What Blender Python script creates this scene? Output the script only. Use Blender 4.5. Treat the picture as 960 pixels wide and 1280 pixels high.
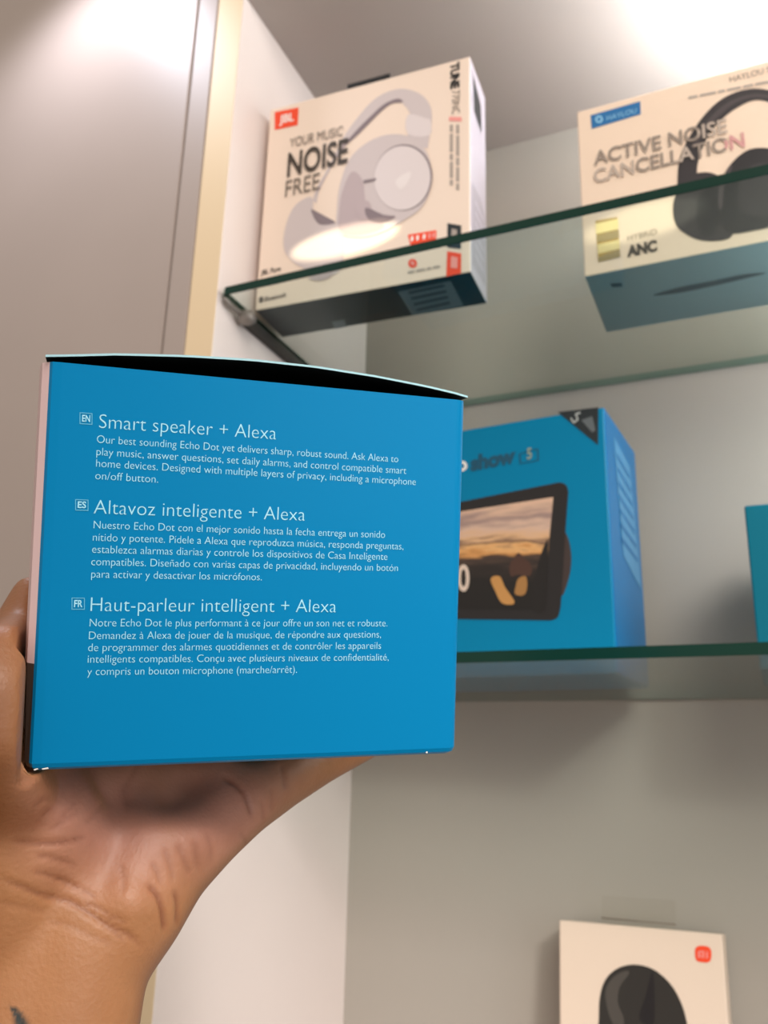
import bpy, bmesh, math, random
import numpy as np
from mathutils import Vector, Matrix
from mathutils.geometry import tessellate_polygon

random.seed(4)
S = bpy.context.scene
for o in list(bpy.data.objects):
    bpy.data.objects.remove(o, do_unlink=True)
COL = S.collection

# ------------------------------------------------------------------ camera
EYE = 1.45                                   # eye height above the floor
FPX = 1099.4                                 # focal length in pixels of the 960 px wide frame
YAW, PITCH, ROLL = -0.41746, 0.29080, 0.02585

def cam_axes():
    cy, sy = math.cos(YAW), math.sin(YAW)
    cp, sp = math.cos(PITCH), math.sin(PITCH)
    cr, sr = math.cos(ROLL), math.sin(ROLL)
    fwd = np.array([sy*cp, cy*cp, sp]); right = np.array([cy, -sy, 0.0])
    up = np.cross(right, fwd)
    return right*cr + up*sr, -right*sr + up*cr, fwd
CR, CU, CF = cam_axes()
OFF = np.array([0, 0, EYE])

cam_data = bpy.data.cameras.new('camera')
cam = bpy.data.objects.new('camera', cam_data); COL.objects.link(cam)
m = Matrix.Identity(4)
for i in range(3):
    m[i][0] = CR[i]; m[i][1] = CU[i]; m[i][2] = -CF[i]; m[i][3] = OFF[i]
cam.matrix_world = m
cam_data.sensor_fit = 'HORIZONTAL'; cam_data.sensor_width = 36
cam_data.lens = 36*FPX/960
cam_data.clip_start = 0.005
cam_data.dof.use_dof = True
cam_data.dof.focus_distance = 0.222
cam_data.dof.aperture_fstop = cam_data.lens/1000/0.0013
S.camera = cam

# ------------------------------------------------------------------ geometry helpers
def ray(px, py):
    return CF + CR*((px-480)/FPX) - CU*((py-640)/FPX)
def at(px, py, depth):
    return ray(px, py)*depth
def hit(px, py, ax, val):
    d = ray(px, py); return d*val/d[ax]
def norm(v):
    v = np.array(v, float); return v/np.linalg.norm(v)

# ------------------------------------------------------------------ light and exposure
S.view_settings.view_transform = 'Standard'
S.view_settings.look = 'None'
S.view_settings.gamma = 1
S.view_settings.use_curve_mapping = False
S.view_settings.exposure = 0.0

world = bpy.data.worlds.new('room_light'); S.world = world
world.use_nodes = True
bg = world.node_tree.nodes['Background']
bg.inputs[0].default_value = (1.0, 0.90, 0.80, 1)
bg.inputs[1].default_value = 0.55

def area_light(name, loc, target, size, energy, color, size_y=None, spread=None):
    d = bpy.data.lights.new(name, 'AREA'); d.energy = energy; d.color = color
    d.shape = 'RECTANGLE'; d.size = size; d.size_y = size_y or size
    if spread: d.spread = math.radians(spread)
    o = bpy.data.objects.new(name, d); COL.objects.link(o)
    o.location = Vector(loc) + Vector(OFF)
    o.rotation_euler = (Vector(target) - Vector(loc)).to_track_quat('-Z', 'Y').to_euler()
    return o
def spot_light(name, loc, target, energy, color, angle, blend, radius, scale=(1, 1, 1)):
    d = bpy.data.lights.new(name, 'SPOT'); d.energy = energy; d.color = color
    d.spot_size = math.radians(angle); d.spot_blend = blend; d.shadow_soft_size = radius
    o = bpy.data.objects.new(name, d); COL.objects.link(o)
    o.location = Vector(loc) + Vector(OFF)
    o.rotation_euler = (Vector(target) - Vector(loc)).to_track_quat('-Z', 'Y').to_euler()
    o.scale = scale
    return o
# shop ceiling panel, high in front of the cabinet on the right
area_light('shop_ceiling_light', (0.60, -0.60, 0.95), (-0.25, 0.6, 0.0), 0.6, 14.0, (1.0, 0.93, 0.86), 0.8)
# shop downlight over the wall panel left of the cabinet
spot_light('wall_downlight', (-0.555, 0.425, 0.82), (-0.545, 0.50, 0.2), 6, (0.84, 0.87, 1.0), 130, 1.0, 0.03)
# white light strip under the cabinet top, right of the frame
def point_light(name, loc, energy, color, radius):
    d = bpy.data.lights.new(name, 'POINT'); d.energy = energy; d.color = color; d.shadow_soft_size = radius
    o = bpy.data.objects.new(name, d); COL.objects.link(o); o.location = Vector(loc) + Vector(OFF)
point_light('cabinet_light', (0.09, 0.64, 0.62), 1.6, (0.88, 0.96, 1.0), 0.03)
area_light('added_uplight', (0.085, 0.63, 0.585), (0.085, 0.63, 0.70), 0.06, 2.4, (0.90, 0.96, 1.0), 0.22)  # added upward lamp that brightens only the cabinet top
point_light('added_mid_light', (0.14, 0.60, 0.32), 1.5, (0.93, 0.97, 1.0), 0.06)  # added lamp, out of view, to lift the back panel between the shelves
spot_light('added_box_spot', (0.70, -0.50, 0.72), (0.06, 0.30, 0.07), 58, (1.0, 0.95, 0.90), 25, 1.0, 0.12)  # added spot; its soft cone edge brightens the held box towards the right
# bright shop front off to the right
area_light('shop_front_daylight', (1.5, -0.55, 0.28), (-0.2, 0.5, 0.05), 1.0, 7, (0.90, 0.95, 1.0), 1.2)
# two added narrow spots for warm light the glass throws on the headphone boxes
spot_light('glass_patch_spot_left', (-0.05, -0.60, 0.80), tuple(hit(430, 302, 1, 0.573)), 110, (1.0, 0.90, 0.62), 1.3, 0.25, 0.004, (3.6, 1, 1))
spot_light('glass_patch_spot_right', (0.20, -0.60, 0.80), tuple(hit(805, 268, 1, 0.611)), 48, (1.0, 0.93, 0.74), 1.5, 0.5, 0.004, (3.0, 1, 1))

# ------------------------------------------------------------------ materials
def lin(h):
    if isinstance(h, str):
        h = h.lstrip('#'); c = [int(h[i:i+2], 16)/255 for i in (0, 2, 4)]
    else: c = h
    return tuple(x/12.92 if x <= .04045 else ((x+.055)/1.055)**2.4 for x in c) + (1,)
MATS = {}
def mat(name, hexc, rough=0.5, spec=0.5, noise=0.0, nscale=40, metal=0.0, bump=0.0, coat=0.0):
    if name in MATS: return MATS[name]
    M = bpy.data.materials.new(name); M.use_nodes = True; MATS[name] = M
    nt = M.node_tree; b = nt.nodes['Principled BSDF']
    c = lin(hexc)
    b.inputs['Base Color'].default_value = c
    b.inputs['Roughness'].default_value = rough
    b.inputs['Specular IOR Level'].default_value = spec
    b.inputs['Metallic'].default_value = metal
    if coat:
        b.inputs['Coat Weight'].default_value = coat; b.inputs['Coat Roughness'].default_value = 0.12
    if noise or bump:
        tc = nt.nodes.new('ShaderNodeTexCoord')
        n = nt.nodes.new('ShaderNodeTexNoise'); n.inputs['Scale'].default_value = nscale
        n.inputs['Detail'].default_value = 4
        nt.links.new(tc.outputs['Object'], n.inputs['Vector'])
        if noise:
            r = nt.nodes.new('ShaderNodeValToRGB')
            r.color_ramp.elements[0].position = .3; r.color_ramp.elements[1].position = .7
            r.color_ramp.elements[0].color = tuple(x*(1-noise) for x in c[:3])+(1,)
            r.color_ramp.elements[1].color = tuple(min(1, x*(1+noise)) for x in c[:3])+(1,)
            nt.links.new(n.outputs['Fac'], r.inputs['Fac'])
            nt.links.new(r.outputs['Color'], b.inputs['Base Color'])
        if bump:
            bp = nt.nodes.new('ShaderNodeBump'); bp.inputs['Strength'].default_value = bump
            bp.inputs['Distance'].default_value = 0.0005
            nt.links.new(n.outputs['Fac'], bp.inputs['Height']); nt.links.new(bp.outputs['Normal'], b.inputs['Normal'])
    return M

def glass_mat():
    M = bpy.data.materials.new('shelf_glass'); M.use_nodes = True
    nt = M.node_tree; nt.nodes.clear()
    out = nt.nodes.new('ShaderNodeOutputMaterial'); mix = nt.nodes.new('ShaderNodeMixShader')
    tr = nt.nodes.new('ShaderNodeBsdfTransparent'); tr.inputs[0].default_value = (0.90, 0.955, 0.935, 1)
    gl = nt.nodes.new('ShaderNodeBsdfGlossy'); gl.inputs['Roughness'].default_value = 0.02
    lw = nt.nodes.new('ShaderNodeLayerWeight'); lw.inputs['Blend'].default_value = 0.5
    p = nt.nodes.new('ShaderNodeMath'); p.operation = 'POWER'; p.inputs[1].default_value = 5
    k = nt.nodes.new('ShaderNodeMath'); k.operation = 'MULTIPLY_ADD'; k.inputs[1].default_value = 0.9; k.inputs[2].default_value = 0.035
    nt.links.new(lw.outputs['Facing'], p.inputs[0]); nt.links.new(p.outputs[0], k.inputs[0])
    nt.links.new(k.outputs[0], mix.inputs[0]); nt.links.new(tr.outputs[0], mix.inputs[1]); nt.links.new(gl.outputs[0], mix.inputs[2])
    nt.links.new(mix.outputs[0], out.inputs[0])
    return M
GLASS = glass_mat()
def clear_film():
    M = bpy.data.materials.new('clear_plastic_film'); M.use_nodes = True
    nt = M.node_tree; nt.nodes.clear()
    out = nt.nodes.new('ShaderNodeOutputMaterial'); mix = nt.nodes.new('ShaderNodeMixShader')
    tr = nt.nodes.new('ShaderNodeBsdfTransparent'); tr.inputs[0].default_value = (0.985, 0.985, 0.975, 1)
    gl = nt.nodes.new('ShaderNodeBsdfGlossy'); gl.inputs['Roughness'].default_value = 0.15
    mix.inputs[0].default_value = 0.015
    nt.links.new(tr.outputs[0], mix.inputs[1]); nt.links.new(gl.outputs[0], mix.inputs[2])
    nt.links.new(mix.outputs[0], out.inputs[0])
    return M
FILM = clear_film()

# ------------------------------------------------------------------ objects
def root(name, label, cat, loc, group=None):
    o = bpy.data.objects.new(name, None); COL.objects.link(o)
    o.empty_display_size = .03
    o.location = Vector(loc) + Vector(OFF)
    o['label'] = label; o['category'] = cat
    if group: o['group'] = group
    return o
def link_mesh(name, me, parent=None, label=None):
    """me has vertices in eye-relative coordinates; they are stored relative to the top-level parent"""
    top = parent
    while top is not None and top.parent is not None: top = top.parent
    org = np.array(top.location) if top is not None else np.zeros(3)
    n = len(me.vertices); co = np.empty(n*3); me.vertices.foreach_get('co', co)
    co = co.reshape(-1, 3) + OFF - org
    me.vertices.foreach_set('co', co.ravel()); me.update()
    o = bpy.data.objects.new(name, me); COL.objects.link(o)
    if parent is not None: o.parent = parent
    if label: o['label'] = label
    return o
def mesh_obj(name, verts, faces, mats, parent=None, midx=None, smooth=False, label=None, bevel=0, segs=2, solid=True):
    bm = bmesh.new()
    vs = [bm.verts.new(tuple(v)) for v in verts]
    for i, f in enumerate(faces):
        try: fc = bm.faces.new([vs[k] for k in f])
        except ValueError: continue
        fc.material_index = midx[i] if midx else 0
        fc.smooth = smooth
    if solid: bmesh.ops.recalc_face_normals(bm, faces=bm.faces)
    if bevel:
        bmesh.ops.bevel(bm, geom=list(bm.edges), offset=bevel, segments=segs, affect='EDGES', profile=.5, material=-1)
    me = bpy.data.meshes.new(name); bm.to_mesh(me); bm.free()
    for mm in (mats if isinstance(mats, (list, tuple)) else [mats]): me.materials.append(mm)
    return link_mesh(name, me, parent, label)
HEX = [(0, 3, 2, 1), (4, 5, 6, 7), (0, 1, 5, 4), (1, 2, 6, 5), (2, 3, 7, 6), (3, 0, 4, 7)]  # bottom top front right back left
def corners(O, ex, ey, ez, W, D, H):
    O, ex, ey, ez = map(np.array, (O, ex, ey, ez))
    return [O, O+ex*W, O+ex*W+ey*D, O+ey*D, O+ez*H, O+ex*W+ez*H, O+ex*W+ey*D+ez*H, O+ey*D+ez*H]
EX, EY, EZ = np.array([1., 0, 0]), np.array([0, 1., 0]), np.array([0, 0, 1.])
def box(name, lo, hi, m_, parent=None, bevel=0.001, label=None, midx=None):
    lo = np.array(lo, float); hi = np.array(hi, float); d = hi-lo
    return mesh_obj(name, corners(lo, EX, EY, EZ, *d), HEX, m_, parent, midx, bevel=bevel, label=label)
def structure(o): o['kind'] = 'structure'; return o

class Face:
    """a flat printed face: O corner, r to the right, u up, n towards the viewer"""
    def __init__(s, O, r, u):
        s.O, s.r, s.u = np.array(O, float), norm(r), norm(u); s.n = norm(np.cross(s.r, s.u))
    def pt(s, px, py, lift=.0002):
        d = ray(px, py); return d*(s.O@s.n)/(d@s.n) + s.n*lift
    def uv(s, a, b, lift=.0002):
        return s.O + s.r*a + s.u*b + s.n*lift

GLYPH = {}
CAPH = None
def glyphs(body, bold=0.0):
    key = (body, bold)
    if key in GLYPH: return GLYPH[key]
    cu = bpy.data.curves.new('t', 'FONT'); cu.body = body; cu.size = 1; cu.offset = bold; cu.resolution_u = 4
    o = bpy.data.objects.new('t', cu); COL.objects.link(o)
    dg = bpy.context.evaluated_depsgraph_get(); dg.update()
    me = bpy.data.meshes.new_from_object(o.evaluated_get(dg))
    co = np.array([v.co[:] for v in me.vertices]); fs = [tuple(p.vertices) for p in me.polygons]
    bpy.data.objects.remove(o, do_unlink=True); bpy.data.meshes.remove(me); bpy.data.curves.remove(cu)
    GLYPH[key] = (co, fs); return GLYPH[key]
def caph():
    global CAPH
    if CAPH is None: CAPH = glyphs('H')[0][:, 1].max()
    return CAPH

class Print:
    """flat printing on a face: text and filled outlines, one mesh per part"""
    def __init__(s): s.v = []; s.f = []; s.mi = []; s.mats = []
    def mid(s, m_):
        if m_ not in s.mats: s.mats.append(m_)
        return s.mats.index(m_)
    def poly(s, pts, m_):
        k = len(s.v); pts = [np.array(p) for p in pts]; s.v += pts
        for t in tessellate_polygon([[Vector(p) for p in pts]]):
            s.f.append(tuple(k+i for i in t)); s.mi.append(s.mid(m_))
    def text(s, body, p0, p1, up, m_, bold=0.0, frac=None):
        """p0, p1: baseline ends of the ink; up: vector of one capital height"""
        co, fs = glyphs(body, bold)
        if len(co) == 0: return
        x0, x1 = co[:, 0].min(), co[:, 0].max(); h = caph(); k = len(s.v)
        for c in co:
            s.v.append(p0 + (p1-p0)*((c[0]-x0)/(x1-x0)) + up*(c[1]/h))
        for f in fs: s.f.append(tuple(k+i for i in f)); s.mi.append(s.mid(m_))
    def ellipse(s, face, px, py, rx, ry, rot, m_, lift, n=40, a0=0, a1=2*math.pi):
        pts = []
        for i in range(n):
            a = a0+(a1-a0)*i/n
            x, y = rx*math.cos(a), ry*math.sin(a)
            c, q = math.cos(rot), math.sin(rot)
            pts.append(face.pt(px+x*c-y*q, py+x*q+y*c, lift))
        s.poly(pts, m_)
    def build(s, name, parent, face, label=None):
        me = bpy.data.meshes.new(name)
        fs = []
        for f in s.f:
            a, b, c = (s.v[f[0]], s.v[f[1]], s.v[f[2]])
            fs.append(f if np.cross(b-a, c-a)@face.n > 0 else tuple(reversed(f)))
        me.from_pydata([tuple(v) for v in s.v], [], fs)
        for m_ in s.mats: me.materials.append(m_)
        me.polygons.foreach_set('material_index', s.mi)
        return link_mesh(name, me, parent, label)
def smooth_loop(pts, n=6, closed=True):
    """Catmull-Rom through pixel points"""
    P = [np.array(p, float) for p in pts]; N = len(P); out = []
    rng = range(N if closed else N-1)
    for i in rng:
        g = (lambda k: P[k % N]) if closed else (lambda k: P[min(max(k, 0), N-1)])
        p0, p1, p2, p3 = g(i-1), g(i), g(i+1), g(i+2)
        for j in range(n):
            t = j/n
            out.append(.5*((2*p1)+(p2-p0)*t+(2*p0-5*p1+4*p2-p3)*t*t+(3*p1-p0-3*p2+p3)*t**3))
    if not closed: out.append(P[-1])
    return out

# ================================================================== the setting
XL, XR = -0.3866, 0.43           # inner faces of the cabinet sides
YF, YB = 0.525, 0.81             # cabinet front, back panel
ZTOP, ZBASE = 0.682, -0.36
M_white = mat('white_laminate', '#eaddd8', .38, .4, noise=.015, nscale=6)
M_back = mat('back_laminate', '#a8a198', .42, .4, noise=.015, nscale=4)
M_cream = mat('cream_edge_band', '#e2c9a4', .5, .3)
M_wall = mat('wall_panel_laminate', '#a89990', .45, .3, noise=.02, nscale=9)
M_gap = mat('dark_joint', '#2c231f', .8)
M_floor = mat('shop_floor', '#8f867c', .5, .4, noise=.08, nscale=5)

structure(box('floor', (-3.4, -2.2, -EYE-.05), (1.6, 1.2, -EYE), M_floor, bevel=0))
# wall to the left of the cabinet: a wide panel, a dark joint and a narrow strip
structure(box('wall_left', (-3.2, YF+.001, -EYE), (-.4386, YF+.03, 1.15), M_wall, bevel=.0015))
structure(box('trim_1', (-.4352, YF-.001, -EYE), (-.4142, YF+.03, 1.15), M_wall, bevel=.0008))
structure(box('wall_back', (-2.4, YB+.05, -EYE), (1.4, YB+.10, 1.15), M_wall, bevel=0))

structure(box('trim_2', (-.4388, YF+.004, -EYE), (-.4350, YF+.028, 1.15), M_gap, bevel=0))
cab = root('display_cabinet', 'tall white display cabinet with cream front edge holding the glass shelves', 'cabinet', (XL, YF, -EYE))
box('side_panel', (-.4138, YF, -EYE), (XL, YB+.018, ZTOP+.30), [M_white, M_cream], cab, midx=[0, 0, 1, 0, 0, 0], bevel=.0006)
box('side_panel', (XR, YF, -EYE), (XR+.027, YB+.018, ZTOP+.30), [M_white, M_cream], cab, midx=[0, 0, 1, 0, 0, 0], bevel=.0006)
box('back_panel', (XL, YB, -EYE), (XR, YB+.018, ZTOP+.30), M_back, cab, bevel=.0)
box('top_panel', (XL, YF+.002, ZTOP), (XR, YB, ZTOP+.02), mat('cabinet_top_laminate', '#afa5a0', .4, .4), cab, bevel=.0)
box('base_panel', (XL, YF+.002, ZBASE-.02), (XR, YB, ZBASE), M_white, cab, bevel=.0)
box('plinth', (XL, YF+.05, -EYE), (XR, YF+.07, ZBASE-.02), M_white, cab, bevel=.0)

# ------------------------------------------------------------------ glass shelves
M_gedge = mat('green_glass_edge', '#0a3026', .2, .3)
M_gback = mat('pale_green_glass_edge', '#6f7f76', .3, .4)
def shelf(zb, label):
    zt = zb+.007
    lo, hi = np.array([XL+.002, YF+.002, zb]), np.array([XR-.002, YB-.0015, zt]); d = hi-lo
    r = root('glass_shelf', label, 'shelf', (lo[0], lo[1], zb), 'glass shelves')
    mesh_obj('glass_pane', corners(lo+np.array([.0012, .0012, 0]), EX, EY, EZ, d[0]-.0024, d[1]-.0024, d[2]), HEX, [GLASS], r)
    # ground dark green rim round the pane
    a = .0012; x0, y0, x1, y1 = lo[0], lo[1], hi[0], hi[1]
    outer = [(x0+.004, y0), (x1-.004, y0), (x1, y0+.004), (x1, y1), (x0, y1), (x0, y0+.004)]
    inner = [(x0+.004+a*.4, y0+a), (x1-.004-a*.4, y0+a), (x1-a, y0+.004+a*.4), (x1-a, y1-a), (x0+a, y1-a), (x0+a, y0+.004+a*.4)]
    n = 6; V = [(x, y, z) for z in (zb, zt) for L in (outer, inner) for x, y in L]; F = []
    for i in range(n):
        j = (i+1) % n
        F += [(i, j, 2*n+j, 2*n+i), (n+i, 3*n+i, 3*n+j, n+j), (2*n+i, 2*n+j, 3*n+j, 3*n+i), (i, n+i, n+j, j)]
    mesh_obj('polished_edge', V, F, [M_gedge, M_gback], r, [1 if k//4 == 3 else 0 for k in range(len(F))])
    return r
SH1, SH2 = .3715, .0685          # undersides
TOP1, TOP2 = SH1+.007, SH2+.007
shelf(SH1, 'upper clear glass shelf with dark green edge carrying the two headphone boxes')
shelf(SH2, 'lower clear glass shelf with dark green edge carrying the two blue boxes')

# bracket under the left end of the upper shelf
M_brk = mat('grey_bracket_metal', '#8f8680', .35, .5, metal=.35)
M_brkd = mat('dark_bracket_rubber', '#3c3733', .6)
br = root('shelf_bracket', 'grey clamp and dark rail under the left end of the upper glass shelf', 'bracket', (XL, YF+.04, SH1-.012))
box('rail', (XL, YF+.035, SH1-.009), (XL+.007, YB-.01, SH1), M_brkd, br, bevel=.0012)
def rod(name, pts, r_, m_, parent, n=10):
    V = []; F = []; P = [np.array(p, float) for p in pts]
    for i, p in enumerate(P):
        t = norm(P[min(i+1, len(P)-1)]-P[max(i-1, 0)])
        a = norm(np.cross(t, [.3, .2, .93])); b = np.cross(t, a)
        rr = r_[i] if isinstance(r_, (list, tuple)) else r_
        V += [p+(a*math.cos(2*math.pi*k/n)+b*math.sin(2*math.pi*k/n))*rr for k in range(n)]
    for i in range(len(P)-1):
        for k in range(n):
            F.append((i*n+k, i*n+(k+1) % n, (i+1)*n+(k+1) % n, (i+1)*n+k))
    F += [tuple(range(n-1, -1, -1)), tuple(range((len(P)-1)*n, len(P)*n))]
    return mesh_obj(name, V, F, m_, parent, smooth=True)
rod('clamp_body', [(XL+.0035, YF+.028, SH1-.0065), (XL+.006, YF+.030, SH1-.0068), (XL+.011, YF+.031, SH1-.007), (XL+.0155, YF+.031, SH1-.0066), (XL+.017, YF+.031, SH1-.0062)], [.0048, .0064, .0066, .0056, .003], M_brk, br, 16)
rod('hook', [(XL+.0045, YF+.004, SH1-.0022), (XL+.0045, YF+.012, SH1-.0034), (XL+.0055, YF+.020, SH1-.0045), (XL+.007, YF+.030, SH1-.005)], [.0018, .0022, .0024, .0026], M_brk, br, 10)

# ================================================================== headphone box, left
M_cwhite = mat('white_coated_card', '#eed8c6', .32, .5)
M_side = mat('lilac_white_card', '#d2c9d6', .32, .5)
M_black = mat('black_card', '#17191b', .35, .5)
M_navy = mat('dark_navy_card', '#232b30', .3, .5)
M_ink = mat('dark_brown_ink', '#463d36', .5, .3)
M_ink2 = mat('brown_ink', '#7d7166', .5, .3)
M_ink3 = mat('pale_grey_ink', '#a79a90', .5, .3)
M_red = mat('orange_red_ink', '#f04a25', .4, .4)
M_wht = mat('white_ink', '#f5efe8', .4, .4)
M_pink = mat('pink_ink', '#ef9c94', .4, .4)

def card_box(r, name, O, ex, ey, W, D, H, mats, midx, bevel=.0012):
    return mesh_obj(name, corners(O, ex, ey, EZ, W, D, H), HEX, mats, r, midx, bevel=bevel)

aj = math.radians(2.67); ejx = np.array([math.cos(aj), math.sin(aj), 0]); ejy = np.array([-math.sin(aj), math.cos(aj), 0])
OJ = np.array([-.3781, .5690, TOP1])
WJ, DJ, HJ = .191, .051, .2085
jb = root('headphone_box', 'white headphone box with orange-red logo and pale headphones, beside the left side panel', 'box', OJ+ejx*WJ/2+ejy*DJ/2)
card_box(jb, 'carton', OJ, ejx, ejy, WJ, DJ, HJ, [M_cwhite, M_side, M_navy], [2, 0, 0, 1, 0, 0])
FJ = Face(OJ, ejx, EZ)
def jp(x, y, l=.0002): return FJ.pt(270+x*.375, 50+y*.3751, l)
def jpoly(p, pts, m_, l, n=5, sm=True):
    pts = smooth_loop(pts, n) if sm else pts
    p.poly([jp(x, y, l) for x, y in pts], m_)
def up_at(face, px, py, h, l=.0002):
    return face.u*(np.linalg.norm(face.pt(px, py-h, l)-face.pt(px, py, l)))
# headphone picture
M_hp1 = mat('print_lilac_grey', '#cdbfbd', .35, .4); M_hp2 = mat('print_mid_lilac', '#b9a7a8', .35, .4)
M_hp3 = mat('print_dark_lilac', '#85767a', .35, .4); M_hp4 = mat('print_light_lilac', '#ddd0ce', .35, .4)
p = Print()
band_o = [(322, 535), (338, 490), (375, 425), (425, 325), (470, 262), (520, 205), (570, 174), (625, 163), (680, 180), (712, 215), (720, 258), (715, 305), (706, 362)]
band_i = [(640, 345), (640, 300), (648, 262), (640, 232), (615, 208), (585, 212), (550, 238), (510, 278), (470, 318), (430, 352), (400, 398), (370, 452), (345, 500), (336, 545)]
p.poly([jp(x, y, .0002) for x, y in smooth_loop(band_o, 5, False)+smooth_loop(band_i, 5, False)], M_hp1)
p.poly([jp(x, y, .0003) for x, y in smooth_loop([(430, 345), (470, 300), (515, 255), (560, 215), (605, 196), (625, 205)], 5, False)+smooth_loop([(615, 210), (585, 214), (550, 240), (510, 280), (470, 320), (432, 353)], 5, False)], M_hp3)
p.poly([jp(x, y, .0003) for x, y in smooth_loop([(332, 525), (345, 490), (385, 420), (432, 335)], 5, False)+smooth_loop([(438, 348), (400, 398), (370, 452), (345, 502)], 5, False)], M_hp2)
jpoly(p, [(640, 250), (700, 262), (716, 272), (712, 320), (640, 315)], M_hp4, .00035, 3)
# far cup
jpoly(p, [(322, 528), (290, 532), (255, 565), (232, 625), (226, 690), (250, 735), (300, 765), (360, 790), (420, 760), (425, 650), (400, 612), (352, 616), (326, 590)], M_hp1, .0004)
jpoly(p, [(318, 566), (340, 575), (372, 592), (398, 610), (352, 617), (330, 598)], M_hp3, .0005)
# near cup
jpoly(p, [(408, 640), (405, 560), (415, 480), (448, 395), (510, 340), (580, 316), (650, 325), (700, 370), (720, 440), (712, 510), (680, 565), (630, 600), (560, 640), (480, 660)], M_hp1, .0006)
jpoly(p, [(415, 640), (412, 570), (424, 500), (455, 440), (490, 470), (500, 540), (530, 590), (560, 625), (480, 652)], M_hp2, .0007)
p.ellipse(FJ, 270+625*.375, 50+460*.3751, 36.5, 41.5, .12, M_hp3, .0008)
p.ellipse(FJ, 270+622*.375, 50+462*.3751, 35.2, 40.2, .12, M_hp4, .0009)
jpoly(p, [(600, 470), (650, 440), (640, 480), (615, 500)], mat('print_pale_lilac', '#e6dbd8', .35, .4), .001, 3)
jpoly(p, [(492, 470), (535, 462), (535, 470), (495, 480)], M_hp3, .001, 2, False)
jpoly(p, [(465, 545), (510, 540), (520, 590), (480, 600)], M_hp2, .001, 3)
jpoly(p, [(500, 560), (560, 585), (600, 590), (560, 610), (510, 600)], M_hp3, .00105, 3)
jpoly(p, [(310, 795), (350, 778), (392, 770), (380, 792), (345, 803)], M_hp2, .0007, 3)
p.build('headphone_picture', jb, FJ, 'pale lilac-grey over-ear headphones printed on the front')
# logo
p = Print()
p.poly([jp(*q, .0003) for q in ((196, 241), (276, 225), (273, 284), (196, 301))], M_red)
p.text('JBL', jp(212, 279, .0005), jp(260, 269, .0005), up_at(FJ, 357, 150, 9.5), M_wht, .02)
p.build('logo', jb, FJ, 'orange-red rectangle with white letters')
p = Print()
p.text('YOUR MUSIC', jp(247, 361, .0012), jp(424, 320, .0012), up_at(FJ, 390, 180, 11.5), M_ink2, 0)
p.text('NOISE', jp(238, 458, .0012), jp(440, 408, .0012), up_at(FJ, 395, 215, 28.5), M_ink, .02)
p.text('FREE', jp(232, 526, .0012), jp(346, 498, .0012), up_at(FJ, 378, 240, 20), M_ink2, 0)
p.build('headline', jb, FJ, 'large dark condensed capitals')
# product name running down the right side
p = Print()
dn = FJ.r*-1
p.text('TUNE', jp(783, 80, .0004), jp(783, 166, .0004), FJ.r*.0072, M_black, .05)
p.text('770NC', jp(787, 172, .0004), jp(787, 250, .0004), FJ.r*.0068, M_ink2)
p.poly([jp(*q, .0004) for q in ((778, 256), (820, 258), (819, 272), (777, 270))], M_pink)
for x in (785, 806):
    y = 283
    for w_ in ((24, 62, 20, 54, 18) if x < 800 else (30, 68, 26, 48, 22)):
        p.poly([jp(*q, .0004) for q in ((x-5, y), (x+5, y), (x+5, y+w_), (x-5, y+w_))], M_ink3); y += w_+6
p.build('product_name', jb, FJ, 'small lettering running down the right edge')
p = Print()
p.poly([jp(*q, .0004) for q in ((772, 611), (818, 619), (817, 697), (771, 692))], M_navy)
p.poly([jp(*q, .0006) for q in ((786, 630), (804, 633), (803, 668), (785, 664))], M_ink3)
p.build('battery_badge', jb, FJ, 'dark badge above the red one')
p = Print()
p.poly([jp(*q, .0004) for q in ((771, 704), (818, 712), (817, 778), (768, 789))], M_red)
p.poly([jp(*q, .0006) for q in ((784, 722), (806, 726), (805, 762), (783, 760))], M_pink)
p.build('feature_badge', jb, FJ, 'orange-red badge in the lower right corner')
p = Print()
p.poly([jp(*q, .0004) for q in ((640, 650), (735, 634), (734, 668), (650, 690))], M_red)
for x in (650, 668, 690, 708, 722):
    p.poly([jp(x, 672-(x-650)*.17, .0006), jp(x+8, 671-(x-650)*.17, .0006), jp(x+9, 655-(x-650)*.17, .0006), jp(x+1, 656-(x-650)*.17, .0006)], M_wht if x < 700 else M_pink)
p.ellipse(FJ, 270+656*.375, 50+745*.3751, 5.6, 5.6, 0, M_red, .0004)
p.ellipse(FJ, 270+656*.375, 50+745*.3751, 3.0, 2.0, .7, M_pink, .0006)
x = 640
for w_ in (22, 30, 16, 24):
    p.poly([jp(x, 780-(x-640)*.2, .0004), jp(x+w_, 780-(x+w_-640)*.2, .0004), jp(x+w_, 772-(x+w_-640)*.2, .0004), jp(x, 772-(x-640)*.2, .0004)], M_ink3); x += w_+5
p.build('red_badge', jb, FJ, 'small red badge and round red mark')
p = Print()
p.text('JBL Pure', jp(150, 785, .0004), jp(216, 770, .0004), up_at(FJ, 330, 340, 6), M_ink, .02)
p.text('Bass', jp(150, 824, .0004), jp(210, 812, .0004), up_at(FJ, 330, 355, 8), M_ink2, .02)
p.text('Bluetooth', jp(162, 872, .0004), jp(234, 856, .0004), up_at(FJ, 330, 370, 5.5), M_ink, .02)
p.ellipse(FJ, 270+151*.375, 50+866*.3751, 2.8, 4.2, .2, M_ink, .0004, 16)
p.build('sound_mark', jb, FJ, 'small dark lettering in the lower left corner')
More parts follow.
